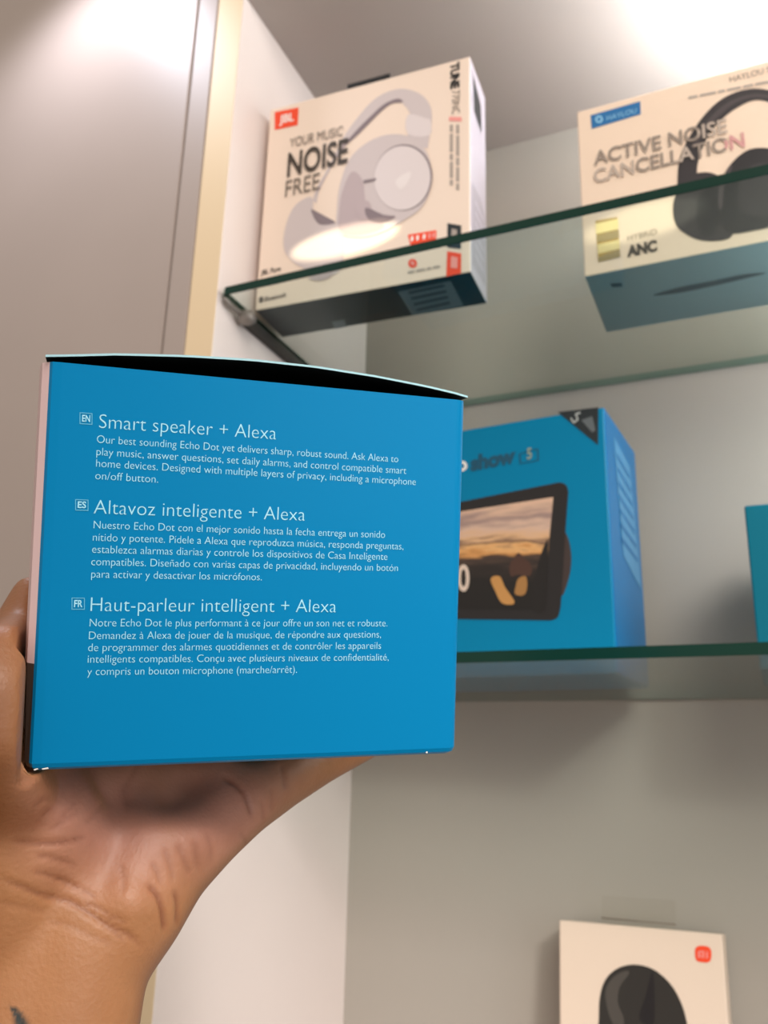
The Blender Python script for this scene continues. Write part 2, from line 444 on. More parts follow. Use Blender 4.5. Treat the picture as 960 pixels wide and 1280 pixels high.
# right side sticker
FS = Face(OJ+ejx*WJ, ejy, EZ)
p = Print()
p.poly([FS.uv(*q, .0003) for q in ((.009, .196), (.034, .186), (.036, .158), (.012, .162))], M_navy)
p.build('side_label', jb, FS, 'dark label high on the side')
p = Print()
p.poly([FS.uv(*q, .0003) for q in ((.004, .085), (.030, .088), (.046, .080), (.046, .012), (.004, .010))], mat('lilac_grey_print', '#bdb4bf', .4))
for k in range(6):
    p.poly([FS.uv(*q, .0005) for q in ((.012, .074-k*.01), (.038, .074-k*.01), (.038, .071-k*.01), (.012, .071-k*.01))], M_side)
p.build('side_print', jb, FS, 'grey printed block low on the side')
# underside label
FB = Face(OJ, ejx, -ejy)
p = Print()
def jb_pt(px, py, l=.0003):
    return FB.pt(px, py, l)
lab = [(270+x*.375, 50+y*.3751) for x, y in ((606, 838), (782, 802), (826, 884), (655, 918))]
p.poly([jb_pt(*q) for q in lab], mat('grey_label', '#5d6a70', .35))
for k in range(4):
    x0, y0 = 640+k*9, 838+k*19
    pts = [(x0, y0), (x0+120-k*3, y0-25), (x0+124-k*3, y0-18), (x0+4, y0+7)]
    p.poly([jb_pt(270+x*.375, 50+y*.3751, .0005) for x, y in pts], M_navy)
p.build('underside_label', jb, FB, 'grey sticker on the dark underside')
p = Print()
p.poly([jb_pt(270+x*.375, 50+y*.3751) for x, y in ((386, 938), (428, 930), (436, 955), (396, 962))], mat('grey_underside_mark', '#6b7478', .4))
for k in range(2):
    p.poly([jb_pt(270+x*.375, 50+y*.3751) for x, y in ((486, 922+k*14), (600, 902+k*14), (602, 905+k*14), (488, 926+k*14))], M_ink)
p.build('underside_mark', jb, FB, 'small grey mark on the dark underside')
# hang tab on the top
tc_ = hit(465, 101, 2, TOP1+HJ+.001)
ya = .030
a_ = OJ+ejx*.0755+ejy*.004+EZ*HJ; 
mesh_obj('hang_tab', corners(a_+EZ*.0002, ejx, ejy, EZ, .041, .0016, .0088), HEX, M_black, jb, bevel=.0004, label='black plastic hang tab')

# ================================================================== headphone box, right
M_hwhite = mat('cream_white_card', '#e8cfb8', .33, .5)
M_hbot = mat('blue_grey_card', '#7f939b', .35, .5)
M_blue = mat('logo_blue_ink', '#16679f', .4)
M_gold = mat('gold_foil', '#d9b468', .25, .5, metal=.6)
M_dk = mat('print_charcoal', '#2b2527', .35, .5); M_dk2 = mat('print_black', '#1e1b1d', .3, .5); M_dk3 = mat('print_soft_charcoal', '#433a3b', .35, .5)
OH = hit(730.5, 346, 2, TOP1); WH, DH, HH = .185, .0975, .1565
hb = root('headphone_box', 'cream headphone box with a blue logo and black headphones, on the upper shelf at right', 'box', OH+EX*WH/2+EY*DH/2)
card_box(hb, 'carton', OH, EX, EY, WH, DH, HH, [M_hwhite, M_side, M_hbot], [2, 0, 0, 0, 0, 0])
FH = Face(OH, EX, EZ)
def hp(x, y, l=.0002): return FH.pt(690+x*.289, 60+y*.289, l)
p = Print()
p.poly([hp(*q, .0003) for q in ((167, 292), (382, 231), (384, 287), (172, 351))], M_blue)
M_lblue = mat('pale_blue_ink', '#8cc0dd', .4)
p.ellipse(FH, 690+204*.289, 60+310*.289, 5.2, 5.2, 0, M_lblue, .0005, 6)
p.ellipse(FH, 690+204*.289, 60+310*.289, 2.6, 2.6, 0, M_blue, .0006, 6)
p.text('HAYLOU', hp(238, 316, .0005), hp(366, 281, .0005), up_at(FH, 775, 145, 6), M_lblue)
p.build('logo', hb, FH, 'blue rectangle with pale hexagon and letters')
p = Print()
outer = [(545, 640), (543, 570), (552, 480), (590, 392), (650, 302), (720, 232), (795, 192), (872, 176), (950, 186), (1030, 215), (1100, 280), (1150, 370), (1170, 470), (1165, 560)]
inner = [(1100, 560), (1105, 470), (1080, 380), (1030, 300), (960, 245), (880, 226), (800, 260), (732, 312), (682, 372), (645, 450), (628, 520), (628, 600)]
p.poly([hp(x, y, .0003) for x, y in smooth_loop(outer, 4, False)+smooth_loop(inner, 4, False)], M_dk)
p.poly([hp(x, y, .0004) for x, y in smooth_loop([(600, 430), (660, 330), (730, 258), (800, 218), (875, 200), (950, 208)], 4, False)+smooth_loop([(950, 222), (880, 214), (800, 236), (735, 285), (672, 350), (618, 440)], 4, False)], M_dk3)
p.poly([hp(x, y, .0005) for x, y in smooth_loop([(528, 660), (524, 715), (535, 760), (565, 795), (640, 832), (740, 832), (785, 802), (800, 700), (770, 600), (700, 545), (620, 545), (560, 590)], 4)], M_dk)
p.poly([hp(x, y, .0006) for x, y in smooth_loop([(640, 640), (700, 600), (740, 640), (730, 740), (690, 810), (645, 800), (625, 720)], 4)], M_dk2)
p.poly([hp(x, y, .0007) for x, y in smooth_loop([(720, 690), (725, 600), (765, 515), (835, 450), (905, 434), (985, 450), (1050, 510), (1075, 610), (1050, 720), (960, 770), (850, 795), (775, 802), (735, 760)], 4)], M_dk2)
p.poly([hp(x, y, .0008) for x, y in smooth_loop([(800, 640), (830, 540), (900, 500), (980, 530), (1000, 620), (960, 710), (870, 730), (815, 700)], 4)], M_dk)
p.poly([hp(x, y, .0009) for x, y in smooth_loop([(720, 690), (725, 600), (765, 515), (780, 520), (745, 600), (738, 690)], 3)], M_dk3)
p.build('headphone_picture', hb, FH, 'black over-ear headphones printed on the front')
p = Print()
M_hi2 = mat('taupe_ink', '#8f8074', .5, .3); M_hi3 = mat('pale_taupe_ink', '#b3a294', .5, .3)
M_tp = mat('dusty_pink_ink', '#c98f8c', .5)
def split_text(p, body, p0, p1, up, mats_, bold, cuts):
    co, fs = glyphs(body, bold); x0, x1 = co[:, 0].min(), co[:, 0].max(); h = caph(); k = len(p.v)
    for c in co: p.v.append(p0+(p1-p0)*((c[0]-x0)/(x1-x0))+up*(c[1]/h))
    for f in fs:
        t = (np.mean([co[i][0] for i in f])-x0)/(x1-x0)
        j = sum(t > c for c in cuts)
        p.f.append(tuple(k+i for i in f)); p.mi.append(p.mid(mats_[j]))
split_text(p, 'ACTIVE NOISE', hp(183, 510, .0012), hp(760, 368, .0012), up_at(FH, 790, 190, 16.5), [M_hi2, M_hi2, M_hi3], .02, (.5, .79))
split_text(p, 'CANCELLATION', hp(183, 588, .0012), hp(836, 428, .0012), up_at(FH, 790, 215, 16.5), [M_hi3, M_hi2, M_hi3, M_hi2, M_tp], .02, (.3, .56, .68, .88))
p.build('headline', hb, FH, 'bold spaced capitals fading to pink')
p = Print()
p.text('HAYLOU S', hp(770, 150, .0004), hp(945, 104, .0004), up_at(FH, 935, 95, 7), M_ink2)
x = 590
for w_ in (40, 70, 30, 60, 44, 60):
    p.poly([hp(x, 222-(x-590)*.2, .0004), hp(x+w_, 222-(x+w_-590)*.2, .0004), hp(x+w_, 212-(x+w_-590)*.2, .0004), hp(x, 212-(x-590)*.2, .0004)], M_ink3); x += w_+9
p.build('model_name', hb, FH, 'thin grey lettering along the top edge')
p = Print()
p.poly([hp(*q, .0003) for q in ((188, 748), (282, 732), (296, 905), (200, 928))], M_gold)
M_gold2 = mat('pale_gold_foil', '#f3dc9c', .3, .5, metal=.3); M_gold3 = mat('brown_gold_foil', '#a08a5c', .4, .5, metal=.3)
p.poly([hp(*q, .0005) for q in ((188, 762), (286, 740), (288, 785), (192, 806))], M_gold2)
p.poly([hp(*q, .0005) for q in ((193, 812), (289, 790), (291, 820), (196, 842))], M_gold3)
p.poly([hp(*q, .0005) for q in ((197, 852), (292, 832), (294, 870), (199, 892))], M_gold2)
p.poly([hp(*q, .0006) for q in ((200, 905), (292, 875), (296, 905), (201, 927))], M_gold3)
p.build('gold_sticker', hb, FH, 'gold foil sticker')
p = Print()
p.text('HYBRID', hp(328, 836, .0004), hp(455, 806, .0004), up_at(FH, 795, 295, 7), M_hi2)
p.text('ANC', hp(325, 904, .0004), hp(456, 876, .0004), up_at(FH, 800, 315, 12.5), M_ink, .06)
p.build('feature_lettering', hb, FH, 'small dark capitals in the lower left corner')
FHB = Face(OH, EX, -EY)
p = Print()
p.poly([FHB.pt(690+x*.289, 60+y*.289, .0003) for x, y in smooth_loop([(436, 1068), (560, 1032), (700, 1005), (830, 978), (925, 972), (820, 1000), (680, 1032), (540, 1060)], 4)], mat('slot_shadow_card', '#3b4a52', .6))
p.poly([FHB.pt(690+x*.289, 60+y*.289, .0003) for x, y in ((250, 1018), (300, 1014), (306, 1030), (262, 1034))], mat('slot_shadow_card', '#3b4a52', .6))
p.build('finger_slot', hb, FHB, 'thin dark slot in the underside')

# ================================================================== smart display box
M_teal = mat('teal_blue_card', '#007ca6', .3, .15)
M_teals = mat('blue_side_card', '#0072ae', .3, .15)
M_tealp = mat('pale_blue_print', '#4a94c4', .4)
M_tink = mat('dark_teal_ink', '#0b4e68', .4)
at_ = math.radians(4.0); etx = np.array([math.cos(at_), -math.sin(at_)*-1, 0]); ety = np.array([-math.sin(at_), math.cos(at_), 0])
at_ = math.radians(-4.0); etx = np.array([math.cos(at_), math.sin(at_), 0]); ety = np.array([-math.sin(at_), math.cos(at_), 0])
FRt = hit(772, 842, 2, TOP2)
WT, DT, HT = .205, .112, .2115
OT = FRt - etx*WT
sd = root('smart_display_box', 'blue box picturing a black smart display, on the lower shelf behind the held box', 'box', OT+etx*WT/2+ety*DT/2)
card_box(sd, 'carton', OT, etx, ety, WT, DT, HT, [M_teal, M_teals], [0, 0, 0, 1, 0, 0], bevel=.0016)
FT = Face(OT, etx, EZ)
def t8(x, y, l): return FT.pt(560+x*.203, 540+y*.203, l)
def t3(x, y, l): return FT.pt(550+x*.427, 470+y*.427, l)
# display picture
def keep(P, umin):
    u = (P-OT)@etx; return P + etx*max(0, umin-u)
p = Print()
dev = smooth_loop([(-560, 585), (-548, 560), (85, 430), (640, 320)], 1, False)[:-1]+smooth_loop([(640, 320), (690, 312), (730, 330), (742, 372)], 4, False)+smooth_loop([(722, 640), (700, 1000), (690, 1100), (672, 1145), (630, 1160)], 4, False)+[(65, 1152), (-500, 1130), (-550, 1100)]
M_dev = mat('print_device_black', '#211d1d', .3, .5); M_dev2 = mat('print_device_brown', '#3d302d', .35, .5)
p.poly([t8(x, y, .0003) for x, y in smooth_loop([(700, 600), (735, 640), (758, 740), (755, 850), (730, 950), (700, 1010), (640, 1000), (640, 620)], 4)], M_dev2)
p.poly([keep(t8(x, y, .0005), .016) for x, y in dev], M_dev)
p.build('display_picture', sd, FT, 'black tablet-like device printed on the front')
# screen image: sunset sky over a dark town, printed
def sunset():
    M = bpy.data.materials.new('print_sunset_scene'); M.use_nodes = True
    nt = M.node_tree; b = nt.nodes['Principled BSDF']; b.inputs['Roughness'].default_value = .35
    at2 = nt.nodes.new('ShaderNodeAttribute'); at2.attribute_name = 'UVMap'
    uv = nt.nodes.new('ShaderNodeUVMap')
    sep = nt.nodes.new('ShaderNodeSeparateXYZ'); nt.links.new(uv.outputs[0], sep.inputs[0])
    mp = nt.nodes.new('ShaderNodeMapping'); mp.inputs['Scale'].default_value = (3.0, 9.0, 1)
    nt.links.new(uv.outputs[0], mp.inputs[0])
    n = nt.nodes.new('ShaderNodeTexNoise'); n.inputs['Scale'].default_value = 1.6; n.inputs['Detail'].default_value = 5
    nt.links.new(mp.outputs[0], n.inputs['Vector'])
    ma = nt.nodes.new('ShaderNodeMath'); ma.operation = 'MULTIPLY_ADD'; ma.inputs[1].default_value = .30; 
    sb = nt.nodes.new('ShaderNodeMath'); sb.operation = 'ADD'
    nt.links.new(n.outputs['Fac'], ma.inputs[0]); ma.inputs[2].default_value = -.15
    # the horizon drops towards the right
    tl = nt.nodes.new('ShaderNodeMath'); tl.operation = 'MULTIPLY'; tl.inputs[1].default_value = .06
    nt.links.new(sep.outputs[0], tl.inputs[0])
    s2 = nt.nodes.new('ShaderNodeMath'); s2.operation = 'ADD'
    nt.links.new(sep.outputs[1], s2.inputs[0]); nt.links.new(tl.outputs[0], s2.inputs[1])
    nt.links.new(s2.outputs[0], sb.inputs[0]); nt.links.new(ma.outputs[0], sb.inputs[1])
    r = nt.nodes.new('ShaderNodeValToRGB'); e = r.color_ramp.elements
    stops = [(0, '#15110f'), (.30, '#1a1512'), (.44, '#2c221d'), (.52, '#4a382e'), (.57, '#c98d50'), (.61, '#e0ab70'), (.66, '#6a4d40'), (.71, '#d8ab80'), (.80, '#d3b09a'), (.88, '#9a8079'), (1, '#d8b298')]
    e[0].position = 0; e[0].color = lin(stops[0][1]); e[1].position = 1; e[1].color = lin(stops[-1][1])
    for pos, c in stops[1:-1]:
        q = e.new(pos); q.color = lin(c)
    nt.links.new(sb.outputs[0], r.inputs['Fac'])
    nt.links.new(r.outputs['Color'], b.inputs['Base Color'])
    return M
scr = [keep(t8(x, y, .0007), .025) for x, y in ((-440, 610), (90, 490), (650, 402), (622, 690), (598, 1095), (80, 1092), (-440, 1075))]
so = mesh_obj('screen_picture', scr, [(0, 6, 5, 1), (1, 5, 4, 3, 2)], sunset(), sd, solid=False, label='sunset over a town on the printed screen')
uvl = so.data.uv_layers.new(name='UVMap')
UVS = {0: (0, .88), 1: (.5, .96), 2: (1, 1), 3: (.99, .60), 4: (.98, .03), 5: (.5, 0), 6: (0, 0)}
for lp in so.data.loops: uvl.data[lp.index].uv = UVS[lp.vertex_index]
p = Print()
M_om = mat('print_amber', '#c08a4c', .4); M_sil = mat('print_town_dark', '#181311', .4)
p.poly([t8(x, y, .0009) for x, y in smooth_loop([(265, 905), (320, 890), (355, 960), (412, 1045), (380, 1065), (330, 1050), (295, 985)], 3)], M_om)
p.poly([t8(x, y, .0009) for x, y in smooth_loop([(435, 905), (480, 890), (490, 950), (470, 1005), (415, 1000), (420, 950)], 3)], mat('print_amber_dim', '#a3743f', .4))
p.poly([t8(x, y, .0008) for x, y in smooth_loop([(560, 800), (590, 710), (618, 672), (612, 900), (600, 1095), (520, 1095), (520, 950), (540, 880)], 3)], M_sil)
p.poly([t8(x, y, .0008) for x, y in smooth_loop([(380, 830), (410, 770), (440, 745), (470, 780), (500, 800), (520, 850), (500, 890), (430, 880), (390, 890)], 3)], mat('print_town_brown', '#4a2f24', .4))
p.build('town_picture', sd, FT, 'dark rooftops with amber light')
p = Print()
p.text('10:30', keep(t8(-330, 985, .001), .045), t8(135, 978, .001), FT.u*.021, mat('print_warm_white', '#d8c3b2', .4), .02)
p.build('clock_digits', sd, FT, 'pale clock digits on the printed screen')
p = Print()
p.text('echo', keep(t3(-70, 283, .0004), .05), t3(80, 277, .0004), FT.u*.0125, M_wht, .02)
p.text('show', t3(90, 277, .0004), t3(222, 252, .0004), FT.u*.0125, M_tink, .05)
p.text('5', t3(255, 244, .0006), t3(270, 241, .0006), FT.u*.009, mat('dim_beige_ink', '#8a9a8c', .4), .03)
q0 = [(232, 228), (288, 212), (290, 248), (234, 258)]
p.build('product_name', sd, FT, 'white and dark teal lettering above the picture')
p = Print()
for i in range(4):
    a, b = np.array(q0[i]), np.array(q0[(i+1) % 4]); c = np.array([261, 236]); 
    p.poly([t3(*a, .0004), t3(*b, .0004), t3(*(b+(c-b)*.14), .0004), t3(*(a+(c-a)*.14), .0004)], M_tink)
p.build('generation_mark', sd, FT, 'small outlined mark after the name')
p = Print()
p.poly([t3(x, y, .0004) for x, y in ((345, 106), (464, 92), (463, 202))], mat('print_corner_black', '#1c2428', .4))
p.build('corner_flash', sd, FT, 'black corner triangle')
p = Print()
M_gl = mat('grey_ink', '#b3b7b4', .4)
pts = [(384, 124), (392, 138), (404, 128), (398, 112), (412, 108)]
for a, b in zip(pts[:-1], pts[1:]):
    a, b = np.array(a, float), np.array(b, float); t = norm(b-a); n_ = np.array([-t[1], t[0]])*2.4
    p.poly([t3(*(a+n_), .0007), t3(*(b+n_), .0007), t3(*(b-n_), .0007), t3(*(a-n_), .0007)], M_gl)
M_gl2 = mat('dim_grey_ink', '#5d6366', .4)
p.poly([t3(x, y, .0006) for x, y in ((414, 130), (446, 118), (456, 160), (446, 166))], M_gl2)
p.build('corner_lettering', sd, FT, 'grey marks on the black corner')
FTS = Face(OT+etx*WT, ety, EZ)
p = Print()
p.poly([FTS.uv(*q, .0003) for q in ((.028, .196), (.085, .188), (.100, .100), (.100, .082), (.040, .098))], M_tealp)
for k in range(7):
    y = .184-k*.0118
    p.poly([FTS.uv(*q, .0005) for q in ((.036, y), (.082+k*.002, y-.005), (.082+k*.002, y-.009), (.036, y-.004))], M_teals)
p.build('side_print', sd, FTS, 'pale printed text block on the right side')

# ------------------------------------------------------------------ blue box at the right edge
tb = root('speaker_box', 'dark blue box at the right edge on the lower shelf, mostly out of frame', 'box', (.046, .71, TOP2))
OB = hit(930, 632, 1, .66); hB = OB[2]-TOP2; OB = np.array([OB[0], .66, TOP2])
card_box(tb, 'carton', OB, EX, EY, .11, .11, hB, [mat('deep_teal_card', '#00677c', .3, .2)], None, bevel=.0014)
FBx = Face(OB, EX, EZ)
p = Print()
for k in range(3):
    for j in range(3-(k == 2)):
        p.poly([FBx.uv(*q, .0003) for q in ((.030, .092-k*.03-j*.006), (.085, .092-k*.03-j*.006), (.085, .0895-k*.03-j*.006), (.030, .0895-k*.03-j*.006))], M_tealp)
p.build('printed_text', tb, FBx, 'pale lines of print on the front')

# ================================================================== mouse box, below
M_xw = mat('cream_matt_card', '#e3cebb', .45, .4)
tl_, tr_ = hit(699, 1150, 1, .768), hit(902.5, 1167, 1, .768)
lean = math.radians(7); ezx = np.array([0, math.sin(lean), math.cos(lean)]); eyx = np.array([0, math.cos(lean), -math.sin(lean)])
Hx = (tl_[2]-ZBASE)/math.cos(lean); Dx = .036; Wx = tr_[0]-tl_[0]
OX = tl_ - ezx*Hx + EZ*(Dx*math.sin(lean)) ; 
Hx -= Dx*math.sin(lean)/math.cos(lean); OX = tl_ - ezx*Hx
mb = root('mouse_box', 'white hanging box with a black mouse picture and orange mark, leaning on the back panel', 'box', (OX[0]+Wx/2, OX[1]+Dx/2, ZBASE))
mesh_obj('carton', corners(OX, EX, eyx, ezx, Wx, Dx, Hx), HEX, M_xw, mb, bevel=.0012)
FX = Face(OX, EX, ezx)
def xp(x, y, l): return FX.pt(640+x/3, 1060+y/3, l)
M_ms = mat('print_mouse_black', '#2d2a27', .3, .5); M_ms2 = mat('print_mouse_grey', '#4b4641', .3, .5)
p = Print()
mouse = [(326, 640), (330, 560), (350, 495), (395, 452), (460, 437), (530, 455), (590, 505), (630, 570), (655, 650), (668, 760), (640, 900), (500, 960), (360, 920), (322, 780)]
p.poly([xp(x, y, .0004) for x, y in smooth_loop(mouse, 5)], M_ms)
p.poly([xp(x, y, .0006) for x, y in smooth_loop([(350, 545), (375, 490), (420, 462), (440, 470), (405, 520), (398, 580), (420, 640), (410, 700), (370, 640)], 4)], M_ms2)
p.poly([xp(x, y, .0006) for x, y in smooth_loop([(478, 640), (500, 560), (520, 480), (530, 470), (535, 560), (530, 660)], 4)], M_dk2)
p.build('mouse_picture', mb, FX, 'black computer mouse printed on the front')
p = Print()
lg = [(686, 385), (690, 372), (704, 366), (728, 368), (742, 374), (748, 388), (748, 408), (744, 424), (732, 430), (706, 428), (692, 422), (687, 408)]
p.poly([xp(x, y, .0004) for x, y in lg], M_red)
for x0, x1, y0, y1 in ((698, 703, 386, 412), (698, 720, 386, 391), (716, 721, 388, 413), (707, 711, 397, 412), (729, 734, 388, 414)):
    p.poly([xp(*q, .0006) for q in ((x0, y0), (x1, y0), (x1, y1), (x0, y1))], M_pink)
p.build('logo', mb, FX, 'rounded orange mark with pale letters')
# clear hang tab behind the top edge
back = tl_ + eyx*Dx*.55
def tabp(x, y, dy): 
    return hit(640+x/3, 1060+y/3, 1, back[1]+dy)
quad = [(336, 262), (612, 286), (612, 196), (336, 178)]
V = [tabp(x, y, d_) for d_ in (0, .0006) for x, y in quad]
zt = tl_[2]-.004
for k in (0, 1, 4, 5): V[k][2] = zt
mesh_obj('hang_tab', V, HEX[:1]+[(4, 5, 6, 7), (0, 1, 5, 4), (1, 2, 6, 5), (2, 3, 7, 6), (3, 0, 4, 7)], FILM, mb, label='clear plastic hang tab')
e0, e1 = tabp(336, 262, -.0003), tabp(614, 287, -.0003)
rod('tab_fold', [e0, e1], .0005, M_ink2, mb, 8)['label'] = 'dark fold line of the clear tab'

# ================================================================== the held box
bx_x, bx_w = norm([.7448, .6639, .0671]), norm([-.6569, .7118, .2488])
bx_w = norm(bx_w - bx_x*(bx_w@bx_x)); bx_v = np.cross(bx_w, bx_x)*-1
if bx_v[2] < 0: bx_v = -bx_v
BL = np.array([-.1652, .1667, -.0013]); WB, DB, HB = .110, .108, .0992
def bp(u, w, v): return BL + bx_x*u + bx_w*w + bx_v*v
M_bl = mat('bright_blue_card', '#007cb2', .3, .1)
M_blin = mat('near_black_inside', '#0c1416', .7, .2)  # near-black colour of the inner faces of carton and flap
M_pkw = mat('pinkish_white_print', '#e3c3c3', .35, .5)
M_dbr = mat('dark_brown_print', '#4a3d37', .35, .5)
M_cut = mat('pale_card_edge', '#a9d3dc', .6, .3)
hbx = root('speaker_box', 'blue smart speaker box held up by the hand, with white text in three languages', 'box', bp(WB/2, DB/2, 0))
def bulge(w):
    t = min(max(w/DB, 0), 1); return -.0031*math.sin(math.pi*t**.5)
def loop_at(v, inset=0.0):
    r = .0014; L = []; WB = .110 + .0011*(1-v/HB)
    def arc(cu, cw, a0, a1):
        for k in range(5):
            a = math.radians(a0+(a1-a0)*k/4); L.append((cu+math.cos(a)*(r-inset*.5), cw+math.sin(a)*(r-inset*.5)))
    i = inset
    L.append((.003, i)); L.append((WB*.5, i))
    R2 = .0030
    for k in range(7):
        a = math.radians(-90+90*k/6); L.append((WB-R2-i*.5+math.cos(a)*(R2-i*.5), R2+i*.5+math.sin(a)*(R2-i*.5)))
    L.append((WB-i+.0006, DB*.5))
    arc(WB-r-i*.5, DB-r-i*.5, 0, 90)
    L.append((WB*.5, DB-i))
    arc(r+i*.5, DB-r-i*.5, 90, 180)
    for w in (.092, .075, .058, .042, .030, .020, .012, .006, .003): L.append((bulge(w)*min(1, .55+v/.06)+i, w))
    L.append((.0002+i, .0011+i)); L.append((.0009+i*.5, .0002+i))
    return L
def held_carton():
    levels = [(0, .0014), (.0007, .0004), (.0018, 0), (.0255, 0), (.0257, 0), (.06, 0), (HB-.0006, 0)]
    V = []; F = []; MI = []; n = len(loop_at(0))
    for v, ins in levels: V += [bp(u, w, v) for u, w in loop_at(v, ins)]
    def side_mat(k, v):
        u0, w0 = loop_at(.05)[k]; u1, w1 = loop_at(.05)[(k+1) % n]
        if u0 < .0006 and u1 < .0012 and w0 > .0008 and w1 > .0004 and w0 < DB-.002: return 2 if v > .0256 else 3
        return 0
    for j in range(len(levels)-1):
        for k in range(n):
            F.append((j*n+k, j*n+(k+1) % n, (j+1)*n+(k+1) % n, (j+1)*n+k)); MI.append(side_mat(k, levels[j+1][0]))
    F.append(tuple(range(n-1, -1, -1))); MI.append(0)
    t = len(levels)-1; b0 = len(V)
    V += [bp(u, w, HB-.0006) for u, w in loop_at(HB, .0006)]
    V += [bp(u, w, .0012) for u, w in loop_at(0, .0006)]
    for k in range(n):
        q = (k+1) % n
        F.append((t*n+k, t*n+q, b0+q, b0+k)); MI.append(4)
        F.append((b0+k, b0+q, b0+n+q, b0+n+k)); MI.append(1)
    F.append(tuple(b0+n+k for k in range(n))); MI.append(1)
    return mesh_obj('carton', V, F, [M_bl, M_blin, M_pkw, M_dbr, M_cut], hbx, MI)
held_carton()
# bowed top flap: its front edge lifts off the front panel and shows the dark inside
def top_flap():
    nu, nw = 28, 10; V = []; F = []; MI = []
    prof = [(0, .0003), (.06, .0011), (.15, .0024), (.30, .0037), (.45, .0044), (.60, .0043), (.75, .0034), (.88, .0021), (.96, .0010), (1, .0002)]
    xs, ys = zip(*prof)
    for th in (0, .00055):
        for i in range(nu+1):
            u = -.0008 + (WB+.0009)*i/nu; h = float(np.interp(i/nu, xs, ys))
            for j in range(nw+1):
                w = -.0002 + DB*j/nw; V.append(bp(u, w, HB + h*(1-j/nw)**1.3 + th))
    N = (nu+1)*(nw+1); A = lambda l, i, j: l*N+i*(nw+1)+j
    for i in range(nu):
        for j in range(nw):
            F.append((A(0, i, j), A(0, i, j+1), A(0, i+1, j+1), A(0, i+1, j))); MI.append(1)
            F.append((A(1, i, j), A(1, i+1, j), A(1, i+1, j+1), A(1, i, j+1))); MI.append(0)
        F.append((A(0, i, 0), A(0, i+1, 0), A(1, i+1, 0), A(1, i, 0))); MI.append(2)
        F.append((A(0, i, nw), A(1, i, nw), A(1, i+1, nw), A(0, i+1, nw))); MI.append(0)
    for j in range(nw):
        F.append((A(0, 0, j), A(1, 0, j), A(1, 0, j+1), A(0, 0, j+1))); MI.append(2)
        F.append((A(0, nu, j), A(0, nu, j+1), A(1, nu, j+1), A(1, nu, j))); MI.append(2)
    mesh_obj('top_flap', V, F, [M_bl, M_blin, M_cut], hbx, MI, label='bowed lid flap with pale cut edge and black inside')
top_flap()
FB_ = Face(bp(0, 0, 0), bx_x, bx_v)
if FB_.n@(-BL) < 0: FB_.n = -FB_.n
M_txt = mat('pale_cyan_ink', '#a4e2f3', .45, .3)
TXT = [
 ('EN', (99.5, 515.5, 115.5, 530), ('Smart speaker + Alexa', (123.7, 535), (345, 549.5), 17.5),
  [('Our best sounding Echo Dot yet delivers sharp, robust sound. Ask Alexa to', (121, 553.5), (497.5, 578)),
   ('play music, answer questions, set daily alarms, and control compatible smart', (120.5, 569), (507.5, 592.5)),
   ('home devices. Designed with multiple layers of privacy, including a microphone', (120, 583.5), (519.5, 606.5)),
   ('on/off button.', (119, 599), (197.5, 603.5))]),
 ('ES', (94, 624, 110.5, 638), ('Altavoz inteligente + Alexa', (117, 642), (381, 651), 17.5),
  [('Nuestro Echo Dot con el mejor sonido hasta la fecha entrega un sonido', (117, 660.5), (481, 672.5)),
   ('nítido y potente. Pídele a Alexa que reproduzca música, responda preguntas,', (116, 676), (504, 687)),
   ('establezca alarmas diarias y controle los dispositivos de Casa Inteligente', (115, 691), (484, 700)),
   ('compatibles. Diseñado con varias capas de privacidad, incluyendo un botón', (114, 706.5), (497, 714)),
   ('para activar y desactivar los micrófonos.', (114, 722), (327, 725.5))]),
 ('FR', (89.5, 747, 106, 762), ('Haut-parleur intelligent + Alexa', (113, 764), (420, 765.5), 17.5),
  [('Notre Echo Dot le plus performant à ce jour offre un son net et robuste.', (112, 783), (484, 783)),
   ('Demandez à Alexa de jouer de la musique, de répondre aux questions,', (111, 799), (476, 797)),
   ('de programmer des alarmes quotidiennes et de contrôler les appareils', (110, 814), (476, 811)),
   ('intelligents compatibles. Conçu avec plusieurs niveaux de confidentialité,', (109.5, 828.5), (485.5, 825.5)),
   ('y compris un bouton microphone (marche/arrêt).', (109, 844), (371, 841))])]
LIFT = .00012
for code, bd, head, lines in TXT:
    p = Print()
    x0, y0, x1, y1 = bd; sl = (head[2][1]-head[1][1])/(head[2][0]-head[1][0])
    def bpt(x, y): return FB_.pt(x, y+(x-x0)*sl, LIFT)
    t = 1.0
    for a in ((x0, y0, x1, y0+t), (x0, y1-t, x1, y1), (x0, y0+t, x0+t, y1-t), (x1-t, y0+t, x1, y1-t)):
        p.poly([bpt(a[0], a[1]), bpt(a[2], a[1]), bpt(a[2], a[3]), bpt(a[0], a[3])], mat('dim_cyan_ink', '#5fb6d6', .45, .3))
    p.text(code, bpt(x0+3.0, y1-3.4), bpt(x1-3.0, y1-3.4), FB_.u*np.linalg.norm(bpt(x0, y1)-bpt(x0, y0))*.56, M_txt, .02)
    p.build('language_badge', hbx, FB_, 'small outlined square reading '+code)
    p = Print(); s_, a, b, h = head
    p.text(s_, FB_.pt(*a, LIFT), FB_.pt(*b, LIFT), up_at(FB_, a[0], a[1], h, LIFT), M_txt, -.014)
    p.build('heading_text', hbx, FB_, 'larger pale heading line')
    p = Print()
    for s_, a, b in lines:
        p.text(s_, FB_.pt(*a, LIFT), FB_.pt(*b, LIFT), up_at(FB_, a[0], a[1], 9.7, LIFT), M_txt, -.011)
    p.build('body_text', hbx, FB_, 'paragraph of small pale print')
